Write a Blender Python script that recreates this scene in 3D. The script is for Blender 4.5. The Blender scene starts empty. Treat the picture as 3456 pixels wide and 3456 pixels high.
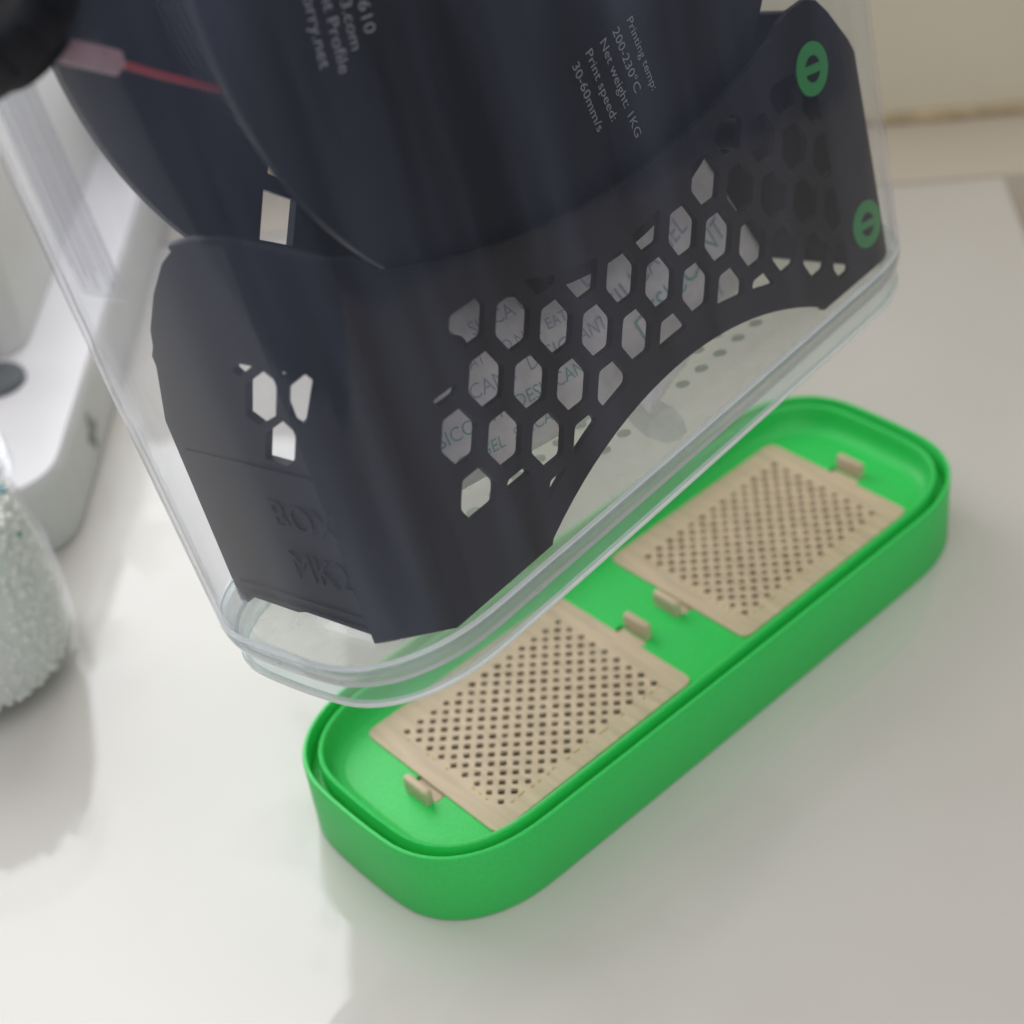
import bpy, bmesh, math, random
from mathutils import Vector, Matrix, noise
from mathutils.geometry import delaunay_2d_cdt

# ------------------------------------------------------------------ camera, world, lights, exposure
S = 0.00085                      # one model unit in metres (tray is 100 units = 85 mm wide)
scene = bpy.context.scene
COL = scene.collection

CAM_POS = Vector((-327.667, -353.520, 461.409))
CAM_R = ((0.72907175, -0.67500395, -0.11324335),
         (0.49055551, 0.399964, 0.774199),
         (-0.47729412, -0.61999877, 0.62272936))      # rows: right, up, back
cd = bpy.data.cameras.new('camera')
cam = bpy.data.objects.new('camera', cd)
COL.objects.link(cam)
m3 = Matrix(CAM_R).transposed()
cam.matrix_world = Matrix.Translation(CAM_POS * S) @ m3.to_4x4()
cd.sensor_width = 36.0
cd.lens = 36.0 * 5931.47 / 3456.0
cd.clip_start = 0.01
cd.clip_end = 50.0
cd.dof.use_dof = True
cd.dof.aperture_fstop = 9.0
scene.camera = cam

world = bpy.data.worlds.new('World')
scene.world = world
world.use_nodes = True
bgn = world.node_tree.nodes['Background']
bgn.inputs[0].default_value = (0.95, 0.96, 1.0, 1)
bgn.inputs[1].default_value = 0.12

def area_light(name, loc, target, sx, sy, power, color):
    l = bpy.data.lights.new(name, 'AREA')
    l.shape = 'RECTANGLE'
    l.size = sx * S
    l.size_y = sy * S
    l.energy = power
    l.color = color
    o = bpy.data.objects.new(name, l)
    COL.objects.link(o)
    o.location = Vector(loc) * S
    o.rotation_euler = (Vector(target) - Vector(loc)).to_track_quat('-Z', 'Y').to_euler()
    return o
# daylight window in the wall behind and left of the counter
area_light('window_light', (-300, 855, 640), (-300 - 707, 855 - 707, 640), 1300, 1040, 10.8, (0.93, 0.96, 1.0))
# soft daylight coming back from the white ceiling
area_light('ceiling_bounce', (-300, -150, 2100), (-300, -150, 0), 3400, 3400, 35.0, (1.0, 0.975, 0.945))
# fill lamp added behind the camera to brighten the tray front
area_light('room_fill', (-650, -1250, 850), (0, 0, 60), 1300, 1000, 4.6, (0.96, 0.97, 1.0))

scene.view_settings.view_transform = 'Standard'
scene.view_settings.look = 'None'
scene.view_settings.exposure = 0.0
scene.view_settings.gamma = 1.0
scene.view_settings.use_curve_mapping = False
scene.render.engine = 'CYCLES'
scene.cycles.transparent_max_bounces = 40
scene.cycles.max_bounces = 14

# container pose (rotation rows, translation in units)
POSE = Matrix(((0.99245105, -0.12089008, -0.02065189),
               (0.12254655, 0.97090094, 0.20575158),
               (-0.00482238, -0.20672919, 0.97838632)))
POSE_T = Vector((-20.440, -4.664, 115.421))
CPOSE = Matrix.Translation(POSE_T * S) @ POSE.to_4x4()
foc = POSE @ Vector((10, -36, 80)) + POSE_T
cd.dof.focus_distance = abs((foc - CAM_POS).dot(Vector(CAM_R[2]))) * S

# ------------------------------------------------------------------ helpers
random.seed(7)

def mesh_obj(name, verts, faces, mat, parent=None, smooth=False, scale=S):
    me = bpy.data.meshes.new(name)
    me.from_pydata([(v[0] * scale, v[1] * scale, v[2] * scale) for v in verts], [], faces)
    me.materials.append(mat)
    if smooth:
        for p in me.polygons:
            p.use_smooth = True
    me.validate()
    me.update()
    o = bpy.data.objects.new(name, me)
    COL.objects.link(o)
    if parent is not None:
        o.parent = parent
    return o

def autosmooth(o, deg=35):
    me = o.data
    bm = bmesh.new()
    bm.from_mesh(me)
    a = math.radians(deg)
    for f in bm.faces:
        f.smooth = True
    for e in bm.edges:
        if len(e.link_faces) == 2:
            e.smooth = e.calc_face_angle(0) < a
    bm.to_mesh(me)
    bm.free()
    return o

def recalc(o):
    bm = bmesh.new()
    bm.from_mesh(o.data)
    bmesh.ops.recalc_face_normals(bm, faces=bm.faces[:])
    bm.to_mesh(o.data)
    bm.free()
    return o

def bevel(o, w, seg=2):
    md = o.modifiers.new('bevel', 'BEVEL')
    md.width = w * S
    md.segments = seg
    md.limit_method = 'ANGLE'
    md.angle_limit = math.radians(40)
    return o

def empty(name, label, cat, matrix=None, group=None):
    o = bpy.data.objects.new(name, None)
    o.empty_display_size = 0.01
    COL.objects.link(o)
    if matrix is not None:
        o.matrix_world = matrix
    tag(o, label, cat, group)
    return o

def tag(o, label, cat, group=None):
    o['label'] = label
    o['category'] = cat
    if group:
        o['group'] = group
    return o

def loft(rings, close=True):
    """rings: lists of equal-length 3D points -> verts, quad faces between consecutive rings"""
    n = len(rings[0])
    v = [p for r in rings for p in r]
    f = []
    for i in range(len(rings) - 1):
        for j in range(n if close else n - 1):
            a = i * n + j
            b = i * n + (j + 1) % n
            f.append((a, b, b + n, a + n))
    return v, f

def outline(L=281.07, W=100.0, rx=42.12, ry=35.2, p=2.472, e=0.0292, g=0.0166, n=16):
    hl, hw = L / 2, W / 2
    pts = []
    for sx, sy, a0 in ((1, 1, 0), (-1, 1, 90), (-1, -1, 180), (1, -1, 270)):
        for i in range(n + 1):
            a = math.radians(a0 + 90 * i / n)
            c, s = math.cos(a), math.sin(a)
            pts.append((sx * (hl - rx) + rx * math.copysign(abs(c) ** (2 / p), c),
                        sy * (hw - ry) + ry * math.copysign(abs(s) ** (2 / p), s)))
    q = []
    for i in range(len(pts)):
        a, b = pts[i], pts[(i + 1) % len(pts)]
        d = math.hypot(b[0] - a[0], b[1] - a[1])
        if d < 1e-6:
            continue
        m = max(1, int(d / 5))
        for k in range(m):
            t = k / m
            q.append((a[0] + (b[0] - a[0]) * t, a[1] + (b[1] - a[1]) * t))
    return [(x * (1 - e * (y / hw) ** 2), y * (1 - g * (x / hl) ** 2)) for x, y in q]

def offset(o, d):
    n = len(o)
    r = []
    for i in range(n):
        a, b = o[i - 1], o[(i + 1) % n]
        tx, ty = b[0] - a[0], b[1] - a[1]
        l = math.hypot(tx, ty) or 1
        r.append((o[i][0] - d * ty / l, o[i][1] + d * tx / l))
    return r

def inside(p, poly):
    x, y = p
    c = False
    n = len(poly)
    j = n - 1
    for i in range(n):
        xi, yi = poly[i]
        xj, yj = poly[j]
        if (yi > y) != (yj > y) and x < (xj - xi) * (y - yi) / (yj - yi) + xi:
            c = not c
        j = i
    return c

def area2(P):
    return sum(P[i - 1][0] * P[i][1] - P[i][0] * P[i - 1][1] for i in range(len(P))) / 2

def tri_plate(out, holes):
    """2D polygon with holes -> (points, triangles)"""
    vs, es = [], []
    for loop in [out] + holes:
        b = len(vs)
        vs += [Vector(p) for p in loop]
        n = len(loop)
        es += [(b + i, b + (i + 1) % n) for i in range(n)]
    V, E_, F, _, _, _ = delaunay_2d_cdt(vs, es, [], 0, 1e-5)
    boxes = [(min(p[0] for p in h), max(p[0] for p in h), min(p[1] for p in h), max(p[1] for p in h), h) for h in holes]
    keep = []
    for f in F:
        c = ((V[f[0]][0] + V[f[1]][0] + V[f[2]][0]) / 3, (V[f[0]][1] + V[f[1]][1] + V[f[2]][1]) / 3)
        if not inside(c, out):
            continue
        if any(b[0] <= c[0] <= b[1] and b[2] <= c[1] <= b[3] and inside(c, b[4]) for b in boxes):
            continue
        keep.append(tuple(f))
    return [(v[0], v[1]) for v in V], keep

def plate(name, out, holes, t0, t1, xf, mat, parent):
    """extruded perforated plate; xf(a, b, t) -> 3D unit point"""
    P, T = tri_plate(out, holes)
    n = len(P)
    v = [xf(a, b, t0) for a, b in P] + [xf(a, b, t1) for a, b in P]
    f = [tuple(t) for t in T] + [(t[2] + n, t[1] + n, t[0] + n) for t in T]
    cnt = {}
    for t in T:
        for i in range(3):
            e = (t[i], t[(i + 1) % 3])
            cnt[e] = 1
    for (a, b) in cnt:
        if (b, a) not in cnt:
            f.append((b, a, a + n, b + n))
    o = mesh_obj(name, v, f, mat, parent)
    recalc(o)
    return o

def clip_half(poly, a, b, c):
    """keep a*x + b*y <= c"""
    r = []
    n = len(poly)
    for i in range(n):
        p, q = poly[i], poly[(i + 1) % n]
        dp, dq = a * p[0] + b * p[1] - c, a * q[0] + b * q[1] - c
        if dp <= 0:
            r.append(p)
        if dp * dq < 0:
            t = dp / (dp - dq)
            r.append((p[0] + (q[0] - p[0]) * t, p[1] + (q[1] - p[1]) * t))
    return r

def round_poly(poly, r):
    """cut every corner by r with one mid point"""
    out = []
    n = len(poly)
    for i in range(n):
        a, b, c = Vector(poly[i - 1]), Vector(poly[i]), Vector(poly[(i + 1) % n])
        u, w = a - b, c - b
        if u.length < 1e-6 or w.length < 1e-6:
            continue
        ru, rw = min(r, u.length * 0.4), min(r, w.length * 0.4)
        p, q = b + u.normalized() * ru, b + w.normalized() * rw
        mid = (p + q) * 0.25 + b * 0.5
        out += [tuple(p), tuple(mid), tuple(q)]
    return out

def scale_poly(poly, s):
    cx = sum(p[0] for p in poly) / len(poly)
    cy = sum(p[1] for p in poly) / len(poly)
    return [(cx + (p[0] - cx) * s, cy + (p[1] - cy) * s) for p in poly]

def circle(cx, cy, r, n=24, ph=0.0):
    return [(cx + r * math.cos(ph + 2 * math.pi * i / n), cy + r * math.sin(ph + 2 * math.pi * i / n)) for i in range(n)]

def lathe(name, prof, mat, parent, axis_m=None, seg=48, closed=False):
    """prof: (r, h); revolved about local Z, then axis_m (4x4 in units)"""
    rings = []
    for r, h in prof:
        ring = []
        for i in range(seg):
            a = 2 * math.pi * i / seg
            p = Vector((r * math.cos(a), r * math.sin(a), h))
            ring.append(tuple(axis_m @ p) if axis_m else tuple(p))
        rings.append(ring)
    if closed:
        rings.append(rings[0])
    v, f = loft(rings)
    n = seg
    if not closed:
        if prof[0][0] > 1e-6:
            f.append(tuple(range(n - 1, -1, -1)))
        if prof[-1][0] > 1e-6:
            f.append(tuple(range((len(rings) - 1) * n, len(rings) * n)))
    o = mesh_obj(name, v, f, mat, parent)
    bm = bmesh.new()
    bm.from_mesh(o.data)
    bmesh.ops.remove_doubles(bm, verts=bm.verts[:], dist=1e-7)
    bmesh.ops.recalc_face_normals(bm, faces=bm.faces[:])
    bm.to_mesh(o.data)
    bm.free()
    autosmooth(o, 32)
    return o

def tube(name, pts, r, mat, parent, seg=14):
    pts = [Vector(p) for p in pts]
    rings = []
    for i, p in enumerate(pts):
        d = (pts[min(i + 1, len(pts) - 1)] - pts[max(i - 1, 0)]).normalized()
        u = d.cross(Vector((0.13, 0.31, 0.94))).normalized()
        w = d.cross(u)
        rings.append([tuple(p + (u * math.cos(2 * math.pi * k / seg) + w * math.sin(2 * math.pi * k / seg)) * r) for k in range(seg)])
    v, f = loft(rings)
    f.append(tuple(range(seg - 1, -1, -1)))
    f.append(tuple(range(len(v) - seg, len(v))))
    o = mesh_obj(name, v, f, mat, parent)
    recalc(o)
    return autosmooth(o, 40)

def box(name, lo, hi, mat, parent=None, bev=0.0, seg=3):
    x0, y0, z0 = lo
    x1, y1, z1 = hi
    v = [(x0, y0, z0), (x1, y0, z0), (x1, y1, z0), (x0, y1, z0), (x0, y0, z1), (x1, y0, z1), (x1, y1, z1), (x0, y1, z1)]
    f = [(3, 2, 1, 0), (4, 5, 6, 7), (0, 1, 5, 4), (1, 2, 6, 5), (2, 3, 7, 6), (3, 0, 4, 7)]
    o = mesh_obj(name, v, f, mat, parent)
    if bev:
        bm = bmesh.new()
        bm.from_mesh(o.data)
        bmesh.ops.bevel(bm, geom=bm.edges[:], offset=bev * S, segments=seg, affect='EDGES', profile=0.5)
        bm.to_mesh(o.data)
        bm.free()
        autosmooth(o, 30)
    return o

def text_mesh(body, size, depth=0.0, spacing=1.0):
    """returns verts (x, y, z in units, baseline at 0, centred later by caller), faces"""
    c = bpy.data.curves.new('lettering', 'FONT')
    c.body = body
    c.size = 1.0
    c.resolution_u = 3
    c.space_character = spacing
    c.extrude = depth / size / 2 if depth else 0.0
    o = bpy.data.objects.new('lettering', c)
    COL.objects.link(o)
    dg = bpy.context.evaluated_depsgraph_get()
    me = bpy.data.meshes.new_from_object(o.evaluated_get(dg))
    v = [(p.co.x * size, p.co.y * size, p.co.z * size) for p in me.vertices]
    f = [tuple(p.vertices) for p in me.polygons]
    bpy.data.objects.remove(o)
    bpy.data.curves.remove(c)
    bpy.data.meshes.remove(me)
    return v, f

# ------------------------------------------------------------------ materials
def new_mat(name):
    m = bpy.data.materials.new(name)
    m.use_nodes = True
    nt = m.node_tree
    return m, nt, nt.nodes['Principled BSDF'], nt.nodes['Material Output']

def principled(name, col, rough=0.5, var=0.06, nscale=300.0, bump=0.0, bscale=2000.0, spec=0.5, coat=0.0, layer=None, stretch=None):
    m, nt, b, out = new_mat(name)
    N, L = nt.nodes, nt.links
    tc = N.new('ShaderNodeTexCoord')
    src = tc.outputs['Object']
    if stretch:
        mp = N.new('ShaderNodeMapping')
        mp.inputs['Scale'].default_value = stretch
        L.new(src, mp.inputs[0])
        src2 = mp.outputs[0]
    else:
        src2 = src
    n1 = N.new('ShaderNodeTexNoise')
    n1.inputs['Scale'].default_value = nscale
    n1.inputs['Detail'].default_value = 4
    L.new(src2, n1.inputs['Vector'])
    r = N.new('ShaderNodeMapRange')
    r.inputs[1].default_value = 0.3
    r.inputs[2].default_value = 0.7
    r.inputs[3].default_value = 1 - var
    r.inputs[4].default_value = 1 + var
    L.new(n1.outputs[0], r.inputs[0])
    mx = N.new('ShaderNodeVectorMath')
    mx.operation = 'SCALE'
    mx.inputs[0].default_value = col[:3]
    L.new(r.outputs[0], mx.inputs['Scale'])
    L.new(mx.outputs[0], b.inputs['Base Color'])
    rr = N.new('ShaderNodeMapRange')
    rr.inputs[3].default_value = max(0.02, rough - 0.07)
    rr.inputs[4].default_value = min(1, rough + 0.07)
    L.new(n1.outputs[0], rr.inputs[0])
    L.new(rr.outputs[0], b.inputs['Roughness'])
    b.inputs['Specular IOR Level'].default_value = spec
    b.inputs['Coat Weight'].default_value = coat
    h = None
    if bump:
        n2 = N.new('ShaderNodeTexNoise')
        n2.inputs['Scale'].default_value = bscale
        n2.inputs['Detail'].default_value = 3
        L.new(src2, n2.inputs['Vector'])
        bp = N.new('ShaderNodeBump')
        bp.inputs['Strength'].default_value = bump
        bp.inputs['Distance'].default_value = 0.0003
        L.new(n2.outputs[0], bp.inputs['Height'])
        L.new(bp.outputs[0], b.inputs['Normal'])
        h = bp
    if layer:
        w = N.new('ShaderNodeTexWave')
        w.wave_type = 'BANDS'
        w.bands_direction = layer[0]
        w.inputs['Scale'].default_value = layer[1]
        w.inputs['Distortion'].default_value = 0.6
        w.inputs['Detail'].default_value = 1
        L.new(src, w.inputs['Vector'])
        bp2 = N.new('ShaderNodeBump')
        bp2.inputs['Strength'].default_value = layer[2]
        bp2.inputs['Distance'].default_value = 0.0002
        L.new(w.outputs['Fac'], bp2.inputs['Height'])
        if h:
            L.new(h.outputs[0], bp2.inputs['Normal'])
        L.new(bp2.outputs[0], b.inputs['Normal'])
    return m

def clear_plastic(name, tint, haze, hazecol, rough=0.06, bump=0.15, streak=True, haze_var=0.5):
    """thin clear plastic: straight transmission, milky haze, Schlick reflection"""
    m, nt, b, out = new_mat(name)
    N, L = nt.nodes, nt.links
    N.remove(b)
    tr = N.new('ShaderNodeBsdfTransparent')
    tr.inputs[0].default_value = (*tint, 1)
    df = N.new('ShaderNodeBsdfDiffuse')
    df.inputs[0].default_value = (*hazecol, 1)
    tl = N.new('ShaderNodeBsdfTranslucent')
    tl.inputs[0].default_value = (*hazecol, 1)
    h = N.new('ShaderNodeMixShader')
    h.inputs[0].default_value = 0.5
    L.new(df.outputs[0], h.inputs[1])
    L.new(tl.outputs[0], h.inputs[2])
    tc = N.new('ShaderNodeTexCoord')
    mp = N.new('ShaderNodeMapping')
    mp.inputs['Scale'].default_value = (1, 1, 0.06) if streak else (1, 1, 1)
    L.new(tc.outputs['Object'], mp.inputs[0])
    no = N.new('ShaderNodeTexNoise')
    no.inputs['Scale'].default_value = 70 if streak else 120
    no.inputs['Detail'].default_value = 3
    L.new(mp.outputs[0], no.inputs['Vector'])
    mr = N.new('ShaderNodeMapRange')
    mr.inputs[1].default_value = 0.3
    mr.inputs[2].default_value = 0.75
    mr.inputs[3].default_value = haze * (1 - haze_var)
    mr.inputs[4].default_value = haze * (1 + haze_var)
    L.new(no.outputs[0], mr.inputs[0])
    mix1 = N.new('ShaderNodeMixShader')
    L.new(mr.outputs[0], mix1.inputs[0])
    L.new(tr.outputs[0], mix1.inputs[1])
    L.new(h.outputs[0], mix1.inputs[2])
    gl = N.new('ShaderNodeBsdfGlossy')
    gl.inputs['Roughness'].default_value = rough
    gl.inputs[0].default_value = (0.95, 0.96, 1.0, 1)
    bp = N.new('ShaderNodeBump')
    bp.inputs['Strength'].default_value = bump
    bp.inputs['Distance'].default_value = 0.0012
    L.new(no.outputs[0], bp.inputs['Height'])
    L.new(bp.outputs[0], gl.inputs['Normal'])
    lw = N.new('ShaderNodeLayerWeight')
    lw.inputs[0].default_value = 0.5
    pw = N.new('ShaderNodeMath')
    pw.operation = 'POWER'
    pw.inputs[1].default_value = 5.0
    L.new(lw.outputs['Facing'], pw.inputs[0])
    ma = N.new('ShaderNodeMath')
    ma.operation = 'MULTIPLY_ADD'
    ma.inputs[1].default_value = 0.9
    ma.inputs[2].default_value = 0.018
    L.new(pw.outputs[0], ma.inputs[0])
    mix2 = N.new('ShaderNodeMixShader')
    L.new(ma.outputs[0], mix2.inputs[0])
    L.new(mix1.outputs[0], mix2.inputs[1])
    L.new(gl.outputs[0], mix2.inputs[2])
    L.new(mix2.outputs[0], out.inputs[0])
    return m

M = {}
M['green'] = principled('green_plastic', (0.030, 0.62, 0.110), 0.42, 0.09, 1400, 0.15, 2500, layer=('Z', 600, 0.35))
M['beige'] = principled('beige_plastic', (0.60, 0.48, 0.335), 0.5, 0.12, 350, 0.25, 1500, stretch=(1.0, 0.12, 1.0))
M['gold'] = principled('pale_gold_plastic', (0.62, 0.44, 0.16), 0.4, 0.1, 900)
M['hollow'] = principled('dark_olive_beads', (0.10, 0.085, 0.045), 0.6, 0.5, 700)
M['black'] = principled('black_plastic', (0.0065, 0.0078, 0.0125), 0.5, 0.15, 400, 0.1, 2500, spec=0.18, layer=('Z', 700, 0.15))
M['blackgloss'] = principled('black_smooth_plastic', (0.008, 0.009, 0.013), 0.4, 0.1, 300, spec=0.22)
M['winding'] = principled('black_filament', (0.012, 0.010, 0.013), 0.4, 0.2, 500, spec=0.3)
M['red'] = principled('red_filament', (0.30, 0.03, 0.04), 0.35, 0.05, 500)
M['emblem'] = principled('emblem_green_plastic', (0.02, 0.24, 0.06), 0.45, 0.05, 400)
M['print_grey'] = principled('grey_print', (0.22, 0.22, 0.23), 0.6, 0.15, 1500)
M['sachet'] = principled('sachet_paper', (0.84, 0.80, 0.80), 0.6, 0.08, 300, 0.3, 900)
M['ink_teal'] = principled('teal_ink', (0.30, 0.50, 0.51), 0.6, 0.2, 1500)
M['ink_blue'] = principled('blue_ink', (0.45, 0.48, 0.59), 0.6, 0.2, 1500)
M['plastic'] = clear_plastic('clear_container_plastic', (0.98, 0.983, 0.985), 0.032, (0.60, 0.68, 1.0), haze_var=0.75)
M['foot'] = clear_plastic('clear_foot_plastic', (0.93, 0.97, 0.97), 0.14, (0.78, 0.84, 0.88), streak=False, haze_var=0.25)
M['edge_glint'] = clear_plastic('edge_glint_plastic', (0.9, 0.92, 0.92), 0.80, (0.94, 0.95, 0.96), streak=False, haze_var=0.1)  # bright edge lines of the clear plastic, painted as pale haze
M['corner'] = clear_plastic('corner_sheen_plastic', (0.93, 0.94, 0.94), 0.26, (0.82, 0.81, 0.82), streak=False, haze_var=0.2)  # grey reflection in the rounded corner, painted as haze
M['dot'] = clear_plastic('grey_dot', (0.80, 0.84, 0.82), 0.10, (0.40, 0.45, 0.43), rough=0.3, streak=False, haze_var=0.1)
M['floor'] = clear_plastic('frosted_floor_plastic', (0.97, 0.98, 0.97), 0.26, (0.90, 0.87, 0.81), rough=0.15, streak=False, haze_var=0.2)
M['film'] = clear_plastic('clear_film', (0.945, 0.955, 0.955), 0.09, (0.6, 0.64, 0.66), rough=0.05, streak=False)
M['end_strip'] = clear_plastic('clear_end_strip', (0.95, 0.95, 0.96), 0.10, (0.78, 0.78, 0.84), rough=0.2)
M['end_strip_line'] = clear_plastic('grey_ruled_line', (0.82, 0.82, 0.86), 0.2, (0.5, 0.5, 0.56), rough=0.3)
M['tubing'] = principled('pink_tubing', (0.30, 0.17, 0.19), 0.3, 0.05, 300)
M['glass'] = clear_plastic('jar_glass', (0.985, 0.988, 0.986), 0.02, (0.9, 0.92, 0.91), rough=0.02, bump=0.02, streak=False)
M['bead_teal'] = principled('teal_silica', (0.01, 0.30, 0.33), 0.25, 0.1, 400)
M['white_case'] = principled('white_casing', (0.70, 0.69, 0.72), 0.35, 0.02, 40)
M['grey_case'] = principled('pale_grey_casing', (0.66, 0.66, 0.66), 0.4, 0.03, 40)
M['mark'] = principled('dark_mark', (0.10, 0.11, 0.12), 0.5, 0.2, 300)

def bead_material(name, col):
    m, nt, b, out = new_mat(name)
    N, L = nt.nodes, nt.links
    tl = N.new('ShaderNodeBsdfTranslucent')
    tl.inputs[0].default_value = (*col, 1)
    tc = N.new('ShaderNodeTexCoord')
    n = N.new('ShaderNodeTexNoise')
    n.inputs['Scale'].default_value = 120
    L.new(tc.outputs['Object'], n.inputs['Vector'])
    mr = N.new('ShaderNodeMapRange')
    mr.inputs[3].default_value = 0.9
    mr.inputs[4].default_value = 1.05
    L.new(n.outputs[0], mr.inputs[0])
    mx = N.new('ShaderNodeVectorMath')
    mx.operation = 'SCALE'
    mx.inputs[0].default_value = col
    L.new(mr.outputs[0], mx.inputs['Scale'])
    L.new(mx.outputs[0], b.inputs['Base Color'])
    b.inputs['Roughness'].default_value = 0.25
    mix = N.new('ShaderNodeMixShader')
    mix.inputs[0].default_value = 0.22
    L.new(b.outputs[0], mix.inputs[1])
    L.new(tl.outputs[0], mix.inputs[2])
    L.new(mix.outputs[0], out.inputs[0])
    return m
M['bead'] = bead_material('white_silica', (0.93, 0.93, 0.915))

def counter_material():
    m, nt, b, out = new_mat('glossy_white_laminate')
    N, L = nt.nodes, nt.links
    tc = N.new('ShaderNodeTexCoord')
    n = N.new('ShaderNodeTexNoise')
    n.inputs['Scale'].default_value = 9
    n.inputs['Detail'].default_value = 5
    L.new(tc.outputs['Object'], n.inputs['Vector'])
    cr = N.new('ShaderNodeValToRGB')
    cr.color_ramp.elements[0].position = 0.3
    cr.color_ramp.elements[0].color = (0.565, 0.545, 0.515, 1)
    cr.color_ramp.elements[1].position = 0.7
    cr.color_ramp.elements[1].color = (0.605, 0.585, 0.555, 1)
    L.new(n.outputs[0], cr.inputs[0])
    sp_ = N.new('ShaderNodeTexNoise')
    sp_.inputs['Scale'].default_value = 420
    sp_.inputs['Detail'].default_value = 1
    L.new(tc.outputs['Object'], sp_.inputs['Vector'])
    sr = N.new('ShaderNodeMapRange')
    sr.inputs[1].default_value = 0.80
    sr.inputs[2].default_value = 0.84
    sr.inputs[3].default_value = 1.0
    sr.inputs[4].default_value = 0.72
    L.new(sp_.outputs[0], sr.inputs[0])
    sv = N.new('ShaderNodeVectorMath')
    sv.operation = 'SCALE'
    L.new(cr.outputs[0], sv.inputs[0])
    L.new(sr.outputs[0], sv.inputs['Scale'])
    L.new(sv.outputs[0], b.inputs['Base Color'])
    # wiped smudges: rougher patches and fine scratches
    n2 = N.new('ShaderNodeTexNoise')
    n2.inputs['Scale'].default_value = 26
    n2.inputs['Detail'].default_value = 8
    n2.inputs['Distortion'].default_value = 1.2
    L.new(tc.outputs['Object'], n2.inputs['Vector'])
    mr = N.new('ShaderNodeMapRange')
    mr.inputs[1].default_value = 0.50
    mr.inputs[2].default_value = 0.66
    mr.inputs[3].default_value = 0.035
    mr.inputs[4].default_value = 0.22
    L.new(n2.outputs[0], mr.inputs[0])
    L.new(mr.outputs[0], b.inputs['Roughness'])
    b.inputs['IOR'].default_value = 1.62
    n3 = N.new('ShaderNodeTexNoise')
    n3.inputs['Scale'].default_value = 14
    n3.inputs['Detail'].default_value = 2
    L.new(tc.outputs['Object'], n3.inputs['Vector'])
    bp = N.new('ShaderNodeBump')
    bp.inputs['Strength'].default_value = 0.2
    bp.inputs['Distance'].default_value = 0.0004
    L.new(n3.outputs[0], bp.inputs['Height'])
    L.new(bp.outputs[0], b.inputs['Normal'])
    return m
M['counter'] = counter_material()
M['wall'] = principled('cream_wall_paint', (0.66, 0.61, 0.48), 0.6, 0.04, 6, 0.1, 300)
M['skirting'] = principled('cream_skirting_paint', (0.52, 0.465, 0.385), 0.5, 0.03, 8)
M['caulk'] = principled('brown_stained_joint', (0.42, 0.33, 0.21), 0.8, 0.35, 60)
M['floorboard'] = principled('brown_floor', (0.20, 0.15, 0.11), 0.6, 0.15, 8)

# ------------------------------------------------------------------ setting: counter, wall
# the counter is turned 45 degrees against the tray; its far right corner is at (379, 110)
def frame(px, py, ang):
    return Matrix.Translation(Vector((px, py, 0)) * S) @ Matrix.Rotation(ang, 4, 'Z')
FR = frame(380, 109, math.radians(-45))     # local x: along the wall towards the camera's right, local y: into the wall
slab = box('countertop', (-1500, -1100, -36), (0, 0, 0), M['counter'], None, 3.0, 3)
slab.matrix_world = FR
slab['kind'] = 'structure'
wl = box('wall', (-1650, 73, -900), (900, 96, 1200), M['wall'])
wl.matrix_world = FR
wl['kind'] = 'structure'
sk = box('skirting_ledge', (-1650, 3.5, -900), (900, 72.4, -1.0), M['skirting'], None, 2.5, 2)
sk.matrix_world = FR
sk['kind'] = 'structure'
ck = box('stained_joint', (-1650, 67.0, -1.1), (900, 72.9, 4.0), M['caulk'], None, 1.2, 2)
ck.matrix_world = FR
ck['kind'] = 'structure'
fl = box('floor', (-1650, -1500, -920), (900, 66, -900.5), M['floorboard'])
fl.matrix_world = FR
fl['kind'] = 'structure'

sh = box('side_filler', (4, -1100, -70), (700, 2, -34), M['skirting'], None, 2.0, 2)  # added surface that lightens the dark gap beyond the counter edge
sh.matrix_world = FR
sh['kind'] = 'structure'

# ------------------------------------------------------------------ green tray
H = 31.2
ZP = 21.085
BASE = outline()
tray = empty('desiccant_tray', 'bright green rounded tray with a double rim standing on the white counter', 'tray')
def ring(d, z, o=BASE):
    return [(x, y, z) for x, y in offset(o, d)]
prof = [(1.2, 0.0), (0.3, 0.5), (0.0, 1.4), (0.0, H - 0.8), (0.25, H - 0.2), (0.8, H), (1.4, H - 0.1), (1.75, H - 0.6),
        (1.9, H - 9.5), (5.2, H - 9.5)]
v, f = loft([ring(d, z) for d, z in prof])
f.append(tuple(range(len(BASE) - 1, -1, -1)))
o = mesh_obj('outer_wall', v, f, M['green'], tray)
autosmooth(o, 35)
prof = [(5.25, H - 9.49), (5.4, H - 1.2), (5.7, H - 0.5), (6.3, H - 0.2), (7.0, H - 0.4), (7.4, H - 1.0), (7.6, ZP + 5.5), (8.1, ZP + 2.7),
        (9.4, ZP + 0.6), (11.2, ZP - 0.35), (13.2, ZP - 0.7)]
v, f = loft([ring(d, z) for d, z in prof])
o = mesh_obj('inner_rim', v, f, M['green'], tray)
autosmooth(o, 35)
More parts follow.
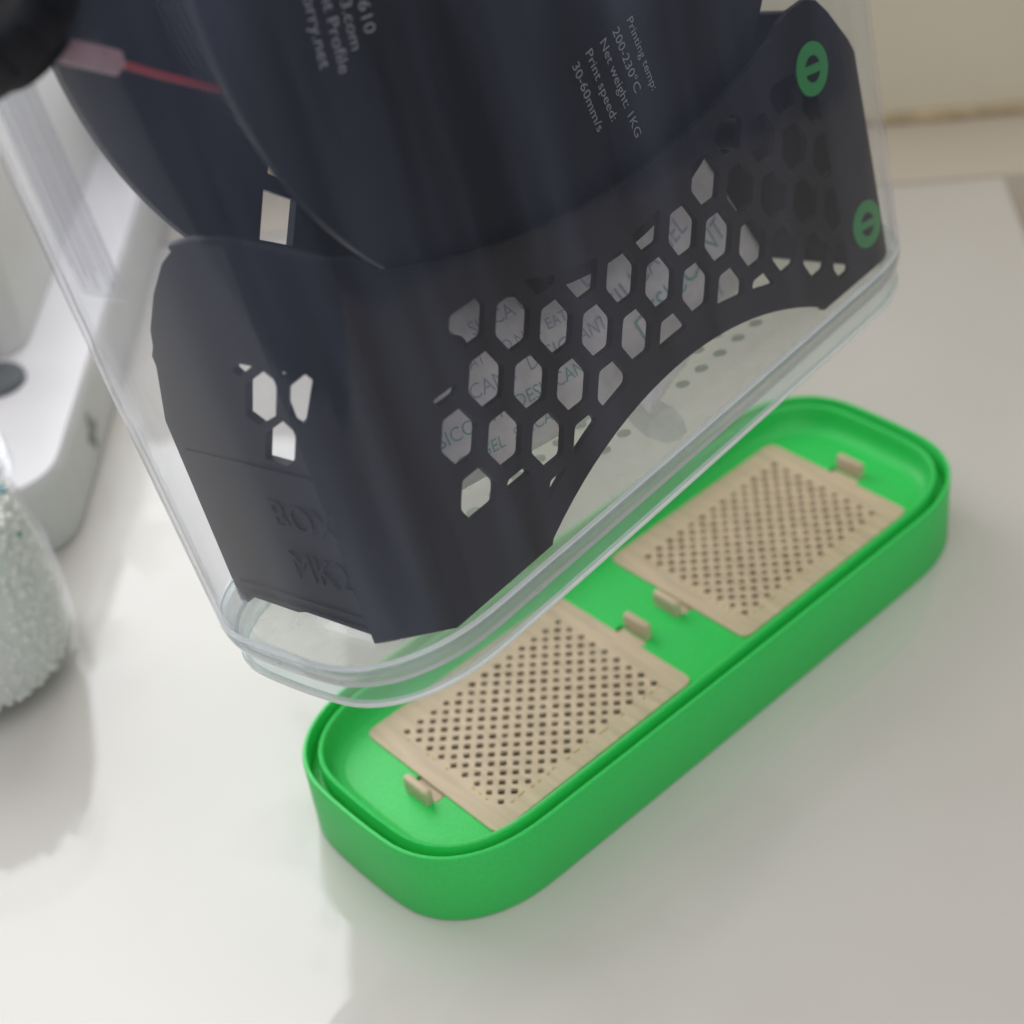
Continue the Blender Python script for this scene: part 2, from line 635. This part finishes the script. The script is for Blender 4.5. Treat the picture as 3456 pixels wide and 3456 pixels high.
# tray floor with the two clip recesses cut out
PANELS = ((-107.87, -13.19), (14.42, 109.10))
VY0, VY1 = -35.0, 34.4
recess = []
for x0, x1 in PANELS:
    for xe, s in ((x0, -1), (x1, 1)):
        a, b_ = sorted((xe - s * 1.0, xe + s * 4.2))
        recess.append([(a, -9.0), (b_, -9.0), (b_, 5.0), (a, 5.0)])
LIDCUT = [[(x0 + 3, VY0 + 3), (x1 - 3, VY0 + 3), (x1 - 3, VY1 - 3), (x0 + 3, VY1 - 3)] for x0, x1 in PANELS]
recess = [[(min(max(x, xe0), xe1), y) for x, y in r] for r in recess for xe0, xe1 in ((-999, 999),)]
plate('tray_floor', offset(BASE, 13.0), recess + LIDCUT, ZP - 4.0, ZP - 0.7, lambda a, b, t: (a, b, t), M['green'], tray)

def vent_lid(x0, x1, label):
    cx = (x0 + x1) / 2
    root = empty('vent_lid', label, 'lid', Matrix.Translation(Vector((cx, 0, ZP)) * S), 'perforated lids in the green tray')
    hw = (x1 - x0) / 2
    outl = round_poly([(-hw, VY0), (hw, VY0), (hw, VY1), (-hw, VY1)], 4.0)
    outl = []
    r = 3.5
    for sx, sy, a0 in ((1, 1, 0), (-1, 1, 90), (-1, -1, 180), (1, -1, 270)):
        yy = VY1 if sy > 0 else VY0
        for i in range(5):
            a = math.radians(a0 + 90 * i / 4)
            outl.append((sx * (hw - r) + r * math.cos(a), yy - sy * r + r * math.sin(a)))
    holes = []
    p = 6.14
    nx, ny = 13, 8
    for parity in (0, 1):
        for i in range(-nx, nx + 1):
            for j in range(-ny, ny + 1):
                x = (i + 0.5 * parity) * p
                y = (j + 0.5 * parity) * p - 1.0
                if abs(x) > hw - 8.0 or y > 25.5 or y < -27.5:
                    continue
                s = 1.48 * random.uniform(0.88, 1.06)
                jx, jy = random.uniform(-.12, .12), random.uniform(-.12, .12)
                # square hole turned 45 degrees, corners slightly blunted
                c = [(x + jx + s * math.cos(math.pi / 4 + k * math.pi / 2 + d), y + jy + s * math.sin(math.pi / 4 + k * math.pi / 2 + d))
                     for k in range(4) for d in (math.pi / 4 - 0.14, math.pi / 4 + 0.14)]
                holes.append(c)
    plate('perforated_plate', outl, holes, -1.4, 0.0, lambda a, b, t: (a, b, t), M['beige'], root)
    # dark tray of beads seen through the holes
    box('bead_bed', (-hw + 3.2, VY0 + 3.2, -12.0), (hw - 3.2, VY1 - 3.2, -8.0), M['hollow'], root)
    # printed outline bead around the perforated field: short broken gold strands
    for k in range(26):
        t = k / 26
        xx = -hw + 9 + (2 * hw - 18) * t + random.uniform(-1, 1)
        if random.random() < 0.25:
            continue
        l = random.uniform(0.8, 2.2)
        yb = -28.3 + random.uniform(-.25, .25)
        tube('strand', [(xx, yb, 0.0), (xx + l / 2, yb + random.uniform(-.2, .2), 0.16), (xx + l, yb + random.uniform(-.2, .2), 0.0)], 0.27, M['gold'], root, 5)
    for k in range(14):
        if random.random() < 0.35:
            continue
        yy = -25 + 48 * k / 14
        tube('strand', [(-hw + 8.2, yy, 0.0), (-hw + 8.0, yy + 0.7, 0.14), (-hw + 8.3, yy + 1.4, 0.0)], 0.3, M['gold'], root, 5)
    for s in (-1, 1):
        e = s * hw
        # arm that dips into the recess, then the upright finger tab
        xa, xb = sorted((e - s * 1.0, e + s * 7.6))
        box('clip_arm', (xa, -8.2, -3.4), (xb, 4.2, -1.5), M['beige'], root, 0.3, 1)
        xa, xb = sorted((e + s * 4.3, e + s * 7.5))
        tab = box('clip_tab', (xa, -8.2, -2.6), (xb, 4.2, 5.6), M['beige'], root, 1.2, 3)
    return root
vent_lid(*PANELS[0], label='beige perforated lid in the tray half nearer the glass jar')
vent_lid(*PANELS[1], label='beige perforated lid in the tray half farther from the glass jar')

# ------------------------------------------------------------------ clear container
FOOT = offset(BASE, 2.6)
BODY0 = offset(FOOT, -2.64)
KX, KY = 0.01324 / 100, 0.09382 / 100
HF = 8.0
def body_ring(d, z, extra=0.0):
    o = offset(BODY0, d)
    return [(x * (1 + KX * (z - HF)), y * (1 + KY * (z - HF)), z) for x, y in o]
def foot_ring(d, z):
    return [(x, y, z) for x, y in offset(FOOT, d)]
cont = empty('storage_container', 'tall clear plastic container held tilted above the green tray', 'container', CPOSE)
TOPZ = 300
rings = [body_ring(0.0, HF + 7)]
rings += [body_ring(0.0, z) for z in (60, 120, 180, 240, TOPZ)]
rings += [body_ring(1.5, TOPZ)]
rings += [body_ring(1.5, z) for z in (240, 180, 120, 60, HF + 7)]
v, f = loft(rings)
autosmooth(mesh_obj('wall_shell', v, f, M['plastic'], cont), 40)
# rounded bottom corner; milky bands put its reflected and refracted light into colour
def corner_ring(name, prof, mat):
    rg = [body_ring(d, z) for d, z in prof] + [body_ring(d + 1.5, z + 0.2) for d, z in prof[::-1]]
    v, f = loft(rg + rg[:1])
    return autosmooth(mesh_obj(name, v, f, mat, cont), 45)
corner_ring('step_edge', [(2.5, HF - 0.5), (1.9, HF - 0.3), (1.4, HF + 0.25)], M['edge_glint'])
corner_ring('corner_sheen', [(1.4, HF + 0.26), (0.8, HF + 1.6), (0.3, HF + 3.4), (0.1, HF + 4.9)], M['corner'])
corner_ring('corner_glint', [(-0.12, HF + 6.9), (-0.12, HF + 7.5)], M['edge_glint'])
corner_ring('corner_clear', [(0.1, HF + 4.91), (0.0, HF + 6.98)], M['foot'])
rings = [body_ring(2.0, HF + 5.0), body_ring(3.4, HF + 2.6), body_ring(5.6, HF + 0.9), body_ring(8.0, HF + 0.35)]
v, f = loft(rings)
autosmooth(mesh_obj('inner_fillet', v, f, M['foot'], cont), 45)
# foot skirt and its bottom bead, whitened to paint the bright edge line
rings = [foot_ring(0.0, HF - 0.4), foot_ring(-0.02, 1.5), foot_ring(1.5, 1.5), foot_ring(1.5, HF - 1.6)]
v, f = loft(rings)
autosmooth(mesh_obj('foot_skirt', v, f, M['foot'], cont), 40)
rings = [foot_ring(-0.05, 1.49), foot_ring(-0.4, 0.8), foot_ring(-0.2, 0.1), foot_ring(0.6, -0.15), foot_ring(1.4, 0.1), foot_ring(1.7, 0.8), foot_ring(1.5, 1.49)]
v, f = loft(rings)
autosmooth(mesh_obj('foot_bead', v, f, M['edge_glint'], cont), 40)
fp = plate('floor_panel', offset(FOOT, 1.6), [], HF - 1.3, HF - 0.1, lambda a, b, t: (a, b, t), M['floor'], cont)
# rows of grey dots on the floor
dot_me = None
for j in range(3):
    for i in range(18):
        x, y = -98.0 + 10.65 * i, -16.2 + 9.45 * j
        if 8 < x < 24 and j == 0:
            continue
        if dot_me is None:
            o = plate('floor_dot', circle(0, 0, 2.4, 18), [], 0.0, 0.3, lambda a, b, t: (a, b, t), M['dot'], fp)
            dot_me = o.data
        else:
            o = bpy.data.objects.new('floor_dot', dot_me)
            COL.objects.link(o)
            o.parent = fp
        o.location = (x * S, y * S, (HF - 0.08) * S)

# tube fitting on the end wall (black, axis tilted up outwards), with the tubing stub inside
ax = Vector((-0.52, 0.0, 0.854)).normalized()
ux = Vector((0, 1, 0))
uy = ax.cross(ux)
base_p = Vector((-143, -9, 196.0))
AM = Matrix(((ux[0], uy[0], ax[0], base_p[0]), (ux[1], uy[1], ax[1], base_p[1]), (ux[2], uy[2], ax[2], base_p[2]), (0, 0, 0, 1)))
ft = lathe('tube_fitting', [(0, -3), (13, -3), (13, 2), (18, 2), (22.5, 3.5), (24, 6), (24, 13), (23, 16), (19.5, 18.5), (17, 19), (16.5, 26), (15, 27.5), (0, 27.5)], M['blackgloss'], cont, AM)
for k in range(18):
    a = 2 * math.pi * k / 18
    d = ux * math.cos(a) + uy * math.sin(a)
    t = ux * -math.sin(a) + uy * math.cos(a)
    p0 = base_p + d * 23.6
    vv = []
    for h in (6.5, 14.0):
        for s, rr in ((-1.1, 0), (1.1, 0), (0.7, 1.0), (-0.7, 1.0)):
            vv.append(tuple(p0 + ax * h + t * s + d * rr))
    mesh_obj('grip_rib', vv, [(0, 1, 2, 3), (7, 6, 5, 4), (0, 4, 5, 1), (1, 5, 6, 2), (2, 6, 7, 3), (3, 7, 4, 0)], M['blackgloss'], ft)
tube('tubing_stub', [(-142.5, -12, 194), (-134, -12, 188.2), (-130, -12, 185.6), (-125.5, -12, 182.6)], 3.1, M['tubing'], cont)

# thin hazy strip with vertical lines on the end wall
def end_x(y, z, d):
    return -(140.58 * (1 - 0.0292 * (y / 50.0) ** 2) * (1 + KX * (z - HF)) + d)
def end_patch(name, y0, y1, z0, z1, d0, d1, mat, parent, ny=6, nz=10):
    v, f = [], []
    for d in (d0, d1):
        for j in range(nz + 1):
            for i in range(ny + 1):
                y, z = y0 + (y1 - y0) * i / ny, z0 + (z1 - z0) * j / nz
                v.append((end_x(y, z, d), y, z))
    n1 = (ny + 1) * (nz + 1)
    for b in (0, n1):
        for j in range(nz):
            for i in range(ny):
                a = b + j * (ny + 1) + i
                f.append((a, a + 1, a + ny + 2, a + ny + 1))
    rim = [i for i in range(ny + 1)] + [j * (ny + 1) + ny for j in range(1, nz + 1)] + [nz * (ny + 1) + i for i in range(ny - 1, -1, -1)] + [j * (ny + 1) for j in range(nz - 1, 0, -1)]
    for k in range(len(rim)):
        a, c = rim[k], rim[(k + 1) % len(rim)]
        f.append((c, a, a + n1, c + n1))
    return recalc(mesh_obj(name, v, f, mat, parent))
strp = end_patch('ruled_strip', -5.5, 16.5, 128, 215, 0.12, 0.3, M['end_strip'], cont)
for k in range(8):
    y = -4.6 + 20 * k / 7 + random.uniform(-.5, .5)
    w = random.uniform(0.25, 0.6)
    end_patch('ruled_line', y, y + w, 130 + random.uniform(0, 6), 213, 0.31, 0.36, M['end_strip_line'], strp, 1, 8)

# ------------------------------------------------------------------ spool holder inside the container
hold = empty('spool_holder', 'black printed spool holder with honeycomb side plates inside the clear container', 'spool holder', CPOSE)
FY0, FY1 = -36.0, -33.8
AX, AR = 12.0, 143.0
AZ = 29.5 - AR
def arch_pts(x0, x1, n=24):
    return [(x0 + (x1 - x0) * i / n, AZ + math.sqrt(AR * AR - (x0 + (x1 - x0) * i / n - AX) ** 2)) for i in range(n + 1)]
def hexes(flip=False):
    out = []
    for i in range(-1, 14):
        for j in range(-2, 4):
            cx = -82.1 + 15.35 * i
            cz = 57.7 + 19.2 * j - (9.65 if i % 2 else 0.0)
            R = 7.6
            h = [(cx + R * math.cos(math.pi / 3 * k), cz + 1.13 * R * math.sin(math.pi / 3 * k)) for k in range(6)]
            # region limits
            h = clip_half(h, -1, 0, 91)
            h = clip_half(h, 1, 0, 104)
            if i <= 0 and cz > 70:
                h = clip_half(h, 0, 1, 72.0)
            h = clip_half(h, 0, 1, 90)
            h = clip_half(h, 0, -1, -33.5) if cx < -60 and h else h
            if len(h) < 3:
                continue
            h = clip_half(h, 0, -1, -14)
            d = Vector((cx - AX, cz - AZ)).normalized()
            h = clip_half(h, -d[0], -d[1], -(d[0] * AX + d[1] * AZ + AR + 9.0)) if h else h
            if cx < 62 and len(h) > 2:
                q = Vector((cx, cz - 185.0)).normalized()
                h = clip_half(h, -q[0], -q[1], -(q[1] * 185.0 + 108.0))
            if len(h) < 3 or abs(area2(h)) < (3.0 if i <= 0 else 14.0):
                continue
            out.append(round_poly(h, 1.1))
    return out
FRONT = [(-104, 8), (-61.5, 8.2)] + arch_pts(-60.5, 84.5) + [(85.5, 8.2), (124, 8), (126.5, 9.5), (128, 83), (125.7, 88), (117, 101), (112, 106.5), (107, 108.6), (98, 108.4), (91.3, 106.7), (86, 103.7)]
FRONT += [(86 - 178 * t, 103.7 + 9.3 * t - 62 * t * (1 - t)) for t in [i / 12 for i in range(1, 12)]]
FRONT += [(-92, 113), (-96, 118), (-104, 122)]
plate('front_plate', FRONT, hexes(), FY0, FY1, lambda a, b, t: (a, t, b), M['black'], hold)
BY0, BY1 = 39.5, 43.0
BACK = [(-116, 8), (-61.5, 8.2)] + arch_pts(-60.5, 84.5) + [(85.5, 8.2), (118, 8), (118, 80), (110, 98), (98, 102), (88, 96)]
BACK += [(88 - 176 * t, 96 + 6 * t - 70 * t * (1 - t)) for t in [i / 12 for i in range(1, 12)]]
BACK += [(-88, 102), (-100, 102), (-112, 98), (-116, 92)]
bh = [[(-108, 30), (-64, 30), (-64, 66), (-80, 86), (-108, 86)], [(-56, 36), (-8, 42), (-8, 64), (-56, 74)], [(2, 42), (62, 38), (62, 72), (2, 62)]]
plate('back_plate', BACK, bh, BY0, BY1, lambda a, b, t: (a, t, b), M['black'], hold)
# left end wall (plane x = -119), right end wall, front-left chamfer
WALLHEX = [scale_poly(h, 1.10) for h in [[(-12.55, 95.25), (-16.3, 92.8), (-10.6, 82.52), (-2.29, 78.5), (1.94, 80.81), (-3.34, 90.44)], [(-12.95, 80.18), (-16.29, 77.37), (-11.52, 68.99), (-7.8, 66.5), (0.97, 66.79), (-3.87, 75.34)], [(0.76, 94.67), (-3.93, 96.89), (-8.33, 96.91), (-1.27, 92.97)]]]
CHAMHEX = [scale_poly(h, 1.10) for h in [[(8.26, 92.93), (9.42, 91.14), (4.34, 80.98), (2.79, 79.85), (0.5, 82.92), (3.45, 90.61)], [(1.99, 95.9), (4.11, 95.06), (2.23, 93.86)]]]
wl_out = [(-16.3, 11.0), (-12, 11.0), (12, 11.6), (16, 10.4), (38, 10.8), (41.5, 7.6), (45, 7.6), (45, 72), (33, 103), (24, 115), (14, 125), (6, 130), (-4, 132.5), (-16.3, 133)]
plate('end_wall', wl_out, WALLHEX, -119.0, -116.4, lambda a, b, t: (t, a, b), M['black'], hold)
cdir = Vector((-104 + 119, -36 + 16.3)).normalized()
clen = Vector((-104 + 119, -36 + 16.3)).length
cn = Vector((cdir[1], -cdir[0]))
plate('corner_panel', [(0, 7.6), (4, 7.4), (clen, 8), (clen, 122), (0, 133)], CHAMHEX, 0.0, 2.6,
      lambda a, b, t: (-119 + cdir[0] * a - cn[0] * t, -16.3 + cdir[1] * a - cn[1] * t, b), M['black'], hold)
plate('right_end_wall', [(-33, 8), (40, 8), (40, 80), (28, 100), (-25, 100), (-33, 86)], [], 118.0, 121.0, lambda a, b, t: (t, a, b), M['black'], hold)
# rolled top lip of the end box that catches the light
tube('top_lip', [(-117.5, 8, 129.5), (-118, -4, 132.5), (-117.8, -16, 132.7), (-111, -26, 128), (-103.5, -34.3, 121.5), (-96, -34.4, 117.5), (-92, -34.4, 113)], 1.5, M['black'], hold, 10)
# two rods that carry the spool
for x in (-72, 72):
    tube('roller', [(x, -33, 78), (x, 40, 78)], 5.0, M['black'], hold, 16)
# emblems: green discs with two dark half-moons
def emblem(cx, cz, r):
    d = plate('emblem', circle(cx, cz, r, 40), [], FY0 - 0.5, FY0 + 0.3, lambda a, b, t: (a, t, b), M['emblem'], hold)
    for s in (1, -1):
        half = [(math.cos(a), s * (0.20 + 0.0)) for a in ()]
        pts = []
        for i in range(13):
            a = math.pi * i / 12
            x, z = 0.46 * r * math.cos(a), 0.50 * r * math.sin(a)
            pts.append((x, max(z, 0.17 * r)))
        th = math.radians(-8)
        q = []
        for x, z in pts:
            z *= s
            q.append((cx + x * math.cos(th) - z * math.sin(th), cz + x * math.sin(th) + z * math.cos(th)))
        qq = []
        for p in q:
            if not qq or (abs(p[0] - qq[-1][0]) + abs(p[1] - qq[-1][1])) > 1e-4:
                qq.append(p)
        plate('half_moon', qq, [], FY0 - 0.72, FY0 - 0.45, lambda a, b, t: (a, t, b), M['black'], d)
emblem(103.3, 86.9, 8.7)
emblem(117.4, 24.9, 8.2)
# engraved frame lines and lettering on the left end wall
def wall_text(body, y0, z0, size):
    v, f = text_mesh(body, size, 0.9)
    mesh_obj('raised_lettering', [(-119.3 - p[2], y0 - p[0], z0 + p[1]) for p in v], f, M['black'], hold)
wall_text('BOX', 9.0, 43.0, 13.5)
wall_text('MK2', 9.0, 25.5, 13.5)
for z in (63.0, 16.5, 12.8):
    box('frame_line', (-119.7, -15.8, z - 0.45), (-118.8, 40, z + 0.45), M['black'], hold)

# ------------------------------------------------------------------ filament spool
SC = (0.0, 185.0)
sp = empty('filament_spool', 'black filament spool with grey printing resting in the honeycomb holder', 'spool', CPOSE)
SR = 117.6
plate('front_flange', circle(2.5, 185.0, 114.6, 128), [circle(*SC, 31, 48)], -30.5, -27.5, lambda a, b, t: (a, t, b), M['blackgloss'], sp)
def sector(r0, r1, a0, a1, n=5):
    return [(SC[0] + r0 * math.sin(a), SC[1] - r0 * math.cos(a)) for a in [a0 + (a1 - a0) * i / n for i in range(n + 1)]] + \
           [(SC[0] + r1 * math.sin(a), SC[1] - r1 * math.cos(a)) for a in [a1 - (a1 - a0) * i / n for i in range(n + 1)]]
BW = [[(-70.77, 122.9), (-61.17, 114.75), (-67.95, 103.73), (-77.91, 110.68)], [(-65.51, 129.73), (-60.0, 124.29), (-61.69, 120.63), (-67.53, 126.28)]]
wins = []
for k in range(4):
    a = math.radians(90 * k)
    for poly in BW:
        wins.append([(SC[0] + (x - SC[0]) * math.cos(a) - (z - SC[1]) * math.sin(a), SC[1] + (x - SC[0]) * math.sin(a) + (z - SC[1]) * math.cos(a)) for x, z in poly])
plate('back_flange', circle(*SC, SR, 128), [circle(*SC, 31, 48)] + wins, 28.0, 31.0, lambda a, b, t: (a, t, b), M['blackgloss'], sp)
AMs = Matrix(((1, 0, 0, SC[0]), (0, 0, 1, 0), (0, 1, 0, SC[1]), (0, 0, 0, 1)))
rprof = [(32, -27.4), (84, -27.4)] + [(84.6 + 0.5 * (k % 2), -27 + 54 * k / 36) for k in range(37)] + [(84, 27.9), (32, 27.9)]
lathe('wound_filament', rprof, M['winding'], sp, AMs, 72, closed=True)
def flange_text(body, x, z, ang, size, sx=1.0):
    v, f = text_mesh(body, size)
    c, s = math.cos(ang), math.sin(ang)
    mesh_obj('printed_lettering', [(x + p[0] * sx * c - p[1] * s, -30.75, z + p[0] * sx * s + p[1] * c) for p in v], f, M['print_grey'], sp)
A1 = math.radians(-81)
for i, (s, x, z) in enumerate((('Printing temp:', 28.6, 132.6), ('200-230\u00b0C', 21.6, 132.0), ('Net weight: 1KG', 15.4, 131.2), ('Print speed:', 8.6, 130.8), ('30-60mm/s', 2.0, 129.6))):
    flange_text(s, x, z, A1, 4.6 if i else 4.2, (1.0, 1.03, 1.02, 1.05, 1.07)[i])
A2 = math.radians(-96)
for s, x, z, sz in (('17610', -65.0, 179.5, 5.6), ('163.com', -70.3, 181.5, 5.2), ('ent Profile', -75.8, 182.5, 5.4), ('norry.net', -81.3, 184.0, 5.4)):
    flange_text(s, x, z, A2, sz)
tube('filament_strand', [(-124, -12, 181.6), (-116, -12, 175.8), (-104, -12, 167.8), (-94, -12, 160.8), (-88, -12, 156.5), (-80, -10, 150), (-72, -6, 142)], 1.05, M['red'], sp, 8)

# ------------------------------------------------------------------ sachets inside the holder
def sachet(label, center, wx, hz, rot, texts, seed):
    Rm = Matrix.Translation(Vector(center) * S) @ Matrix.Rotation(rot[2], 4, 'Z') @ Matrix.Rotation(rot[0], 4, 'X') @ Matrix.Rotation(rot[1], 4, 'Y')
    root = empty('desiccant_sachet', label, 'sachet', CPOSE @ Rm, 'desiccant sachets inside the container')
    def height(u, w):
        e = (1 - (2 * u / wx) ** 4) * (1 - (2 * w / hz) ** 4)
        n = noise.noise(Vector((u * 0.07 + seed, w * 0.07, seed * 3))) * 1.3 + noise.noise(Vector((u * 0.2, w * 0.2 + seed, 5))) * 0.45
        return max(0.0, e) * (5.5 + n) + 0.3
    nu, nw = 26, 18
    v, f = [], []
    for side in (-1, 1):
        for j in range(nw + 1):
            for i in range(nu + 1):
                u, w = -wx / 2 + wx * i / nu, -hz / 2 + hz * j / nw
                v.append((u, side * height(u, w), w))
        b = 0 if side < 0 else (nu + 1) * (nw + 1)
        for j in range(nw):
            for i in range(nu):
                a = b + j * (nu + 1) + i
                q = (a, a + 1, a + nu + 2, a + nu + 1)
                f.append(q if side < 0 else q[::-1])
    n1 = (nu + 1) * (nw + 1)
    rim = [i for i in range(nu + 1)] + [j * (nu + 1) + nu for j in range(1, nw + 1)] + [nw * (nu + 1) + i for i in range(nu - 1, -1, -1)] + [j * (nu + 1) for j in range(nw - 1, 0, -1)]
    for k in range(len(rim)):
        a, c = rim[k], rim[(k + 1) % len(rim)]
        f.append((c, a, a + n1, c + n1))
    mesh_obj('packet', v, f, M['sachet'], root, True)
    for body, u0, w0, size, mt in texts:
        tv, tf = text_mesh(body, size)
        mesh_obj('printed_lettering', [(u0 + p[0], -height(u0 + p[0], w0 + p[1]) - 0.25, w0 + p[1]) for p in tv], tf, M[mt], root)
    return root
def lines(rows, wx, hz, size):
    out = []
    n = len(rows)
    for k, (t, mt, sc) in enumerate(rows):
        w = hz / 2 - 10 - (hz - 16) * k / (n - 1)
        out.append((t, -wx / 2 + 6 + (k % 3) * 3, w, size * sc, mt))
    return out
sachet('white desiccant sachet with teal lettering leaning behind the honeycomb', (-36, -6, 47), 92, 50, (math.radians(-18), math.radians(5), math.radians(-6)),
       lines((('SILICA GEL  SILICA GEL', 'ink_blue', 1.1), ('DO NOT EAT  DO NOT EAT', 'ink_blue', 0.9), ('DESICCANT  DESICCANT', 'ink_blue', 1.2), ('DESICCANT  DESICCANT', 'ink_teal', 1.1), ('SILICA GEL  SILICA', 'ink_teal', 1.0)), 92, 50, 5.6), 1.3)
sachet('white desiccant sachet with larger lettering leaning beside the other upright one', (44, -8, 44), 88, 56, (math.radians(-16), math.radians(-9), math.radians(5)),
       lines((('DESICCANT  DES', 'ink_blue', 1.2), ('SILICA GEL', 'ink_blue', 1.5), ('DESICCANT', 'ink_teal', 1.7), ('DO NOT EAT', 'ink_teal', 1.3)), 88, 56, 6.5), 4.7)
sachet('white desiccant sachet lying flat on the container floor under the arch', (62, 24, 15.0), 80, 46, (math.radians(-82), 0, math.radians(4)),
       lines((('SILICA GEL', 'ink_blue', 1.2), ('DESICCANT', 'ink_teal', 1.2), ('SILICA GEL', 'ink_blue', 1.0)), 80, 46, 7.0), 8.1)

# ------------------------------------------------------------------ scrap of clear film on the container floor
scrap = [(16.0, -5.5), (18.5, -14), (15.5, -24), (10.5, -32), (5.0, -37.5), (0.5, -38), (-2.5, -34), (-1.5, -26), (2.0, -18), (6.5, -11), (11.0, -5)]
P, T = tri_plate(scrap, [])
nP = len(P)
zf = lambda x, y: 8.25 + 1.3 * max(0, math.sin((x - y) * 0.12)) + 0.05 * (x + 2)
v = [(x - 1, y, zf(x, y)) for x, y in P] + [(x - 1, y, zf(x, y) + 0.35) for x, y in P]
f = [t for t in T] + [(t[2] + nP, t[1] + nP, t[0] + nP) for t in T]
cnt = {(t[i], t[(i + 1) % 3]) for t in T for i in range(3)}
f += [(b_, a, a + nP, b_ + nP) for a, b_ in cnt if (b_, a) not in cnt]
o = mesh_obj('film_scrap', v, f, M['film'])
recalc(o)
o.matrix_world = CPOSE
tag(o, 'small torn scrap of clear film on the container floor by the grey dots', 'film scrap')

# ------------------------------------------------------------------ glass jar of silica beads
JX, JY = -178.5, 200
JS = 0.9
jar = empty('glass_jar', 'wide glass jar full of white silica beads with a few teal ones', 'jar', Matrix.Translation(Vector((JX, JY, 0)) * S) @ Matrix.Scale(JS, 4))
JR = ((0, 38), (3, 42.5), (8, 45.5), (18, 47.5), (40, 47.5), (58, 46.6), (72, 44.6), (82, 42.6), (90, 41.0), (95, 40.4))
def jar_r(z):
    for (a, ra), (b, rb_) in zip(JR, JR[1:]):
        if z <= b:
            return ra + (rb_ - ra) * (z - a) / (b - a)
    return JR[-1][1]
lathe('jar_glass', [(30, 0.3)] + [(r, z + 0.5) for z, r in JR] + [(40.4, 98), (43.8, 99), (44.8, 100.8), (43.8, 102.6), (41.0, 103.6), (41.0, 106.4), (43.8, 107.4), (44.8, 109.2), (43.8, 111), (41.4, 112),
                    (41.4, 118), (40.2, 119), (38.8, 118), (38.4, 98)] + [(r - 2.2, z + 0.5) for z, r in JR[:2:-1]] + [(40, 5), (30, 3.6), (0, 3.4)], M['glass'], jar, None, 64)
rb = random.Random(3)
ico = bmesh.new()
bmesh.ops.create_icosphere(ico, subdivisions=2, radius=1.0)
iv = [tuple(p.co) for p in ico.verts]
ifc = [tuple(p.index for p in q.verts) for q in ico.faces]
ico.free()
def beads(name, pts, mat):
    v, f = [], []
    for x, y, z, r in pts:
        b = len(v)
        v += [(x + p[0] * r, y + p[1] * r, z + p[2] * r) for p in iv]
        f += [tuple(i + b for i in q) for q in ifc]
    o = mesh_obj(name, v, f, mat, jar, True)
    o['kind'] = 'stuff'
    return o
pw, pt = [], []
for k in range(5200):
    z = rb.uniform(6.5, 90)
    rmax = jar_r(z) - 4.4 - max(0.0, 12 - z) * 0.3
    r = rmax * (rb.random() ** 0.18) if z < 86 else rmax * math.sqrt(rb.random())
    a = rb.uniform(0, 2 * math.pi)
    q = (r * math.cos(a), r * math.sin(a), z, rb.uniform(1.9, 2.6))
    (pt if rb.random() < 0.006 else pw).append(q)
beads('white_beads', pw, M['bead'])
beads('teal_beads', pt, M['bead_teal'])
lathe('bead_core', [(0, 5.5), (36, 5.5)] + [(jar_r(z) - 4.6, z) for z in (10, 18, 30, 40, 58, 72, 82)] + [(36, 87), (0, 88)], M['bead'], jar, None, 40)

# ------------------------------------------------------------------ white appliance behind the jar
def rounded_slab(name, x0, y0, x1, y1, r, z0, z1, mat, parent, edge=3.0, n=10):
    def ringz(d, z):
        rr = max(r - d, 0.5)
        pts = []
        for cx, cy, a0 in ((x1 - r, y1 - r, 0), (x0 + r, y1 - r, 90), (x0 + r, y0 + r, 180), (x1 - r, y0 + r, 270)):
            for i in range(n + 1):
                a = math.radians(a0 + 90 * i / n)
                pts.append((cx + rr * math.cos(a), cy + rr * math.sin(a), z))
        return pts
    rg = [ringz(1.0, z0), ringz(0, z0 + 1.0), ringz(0, z1 - edge), ringz(edge * 0.12, z1 - edge * 0.55), ringz(edge * 0.45, z1 - edge * 0.15), ringz(edge, z1)]
    v, f = loft(rg)
    m_ = len(rg[0])
    f.append(tuple(range(m_ - 1, -1, -1)))
    f.append(tuple(range(len(v) - m_, len(v))))
    return autosmooth(mesh_obj(name, v, f, mat, parent), 35)
AMX = Matrix.Translation(Vector((-117, 229, 0)) * S) @ Matrix.Rotation(math.radians(48), 4, 'Z')
app = empty('white_appliance', 'white rounded appliance with a grey tower standing behind the glass jar', 'appliance', AMX)
rounded_slab('base_housing', 0, 0, 330, 260, 26, 0.0, 38, M['white_case'], app, 3.0)
rounded_slab('side_band', -0.6, -0.6, 330.6, 260.6, 26.6, 1.5, 33.5, M['grey_case'], app, 1.0)
rounded_slab('tower', 106, 32, 330, 250, 14, 38.05, 150, M['grey_case'], app, 4.0)
lathe('button', [(0, 38), (13, 38), (13, 40.5), (12, 41.5), (0, 41.5)], M['mark'], app, Matrix.Translation((86, 40, 0)), 32)
# dark mark on the side band: a short upright stroke crossed by a bar
M['soft_mark'] = principled('grey_mark', (0.26, 0.27, 0.28), 0.5, 0.2, 300)
lg = box('logo_mark', (68, -1.3, 9), (72, -0.5, 27), M['soft_mark'], app)
box('logo_bar', (63, -1.4, 15), (77, -0.55, 20), M['soft_mark'], lg)
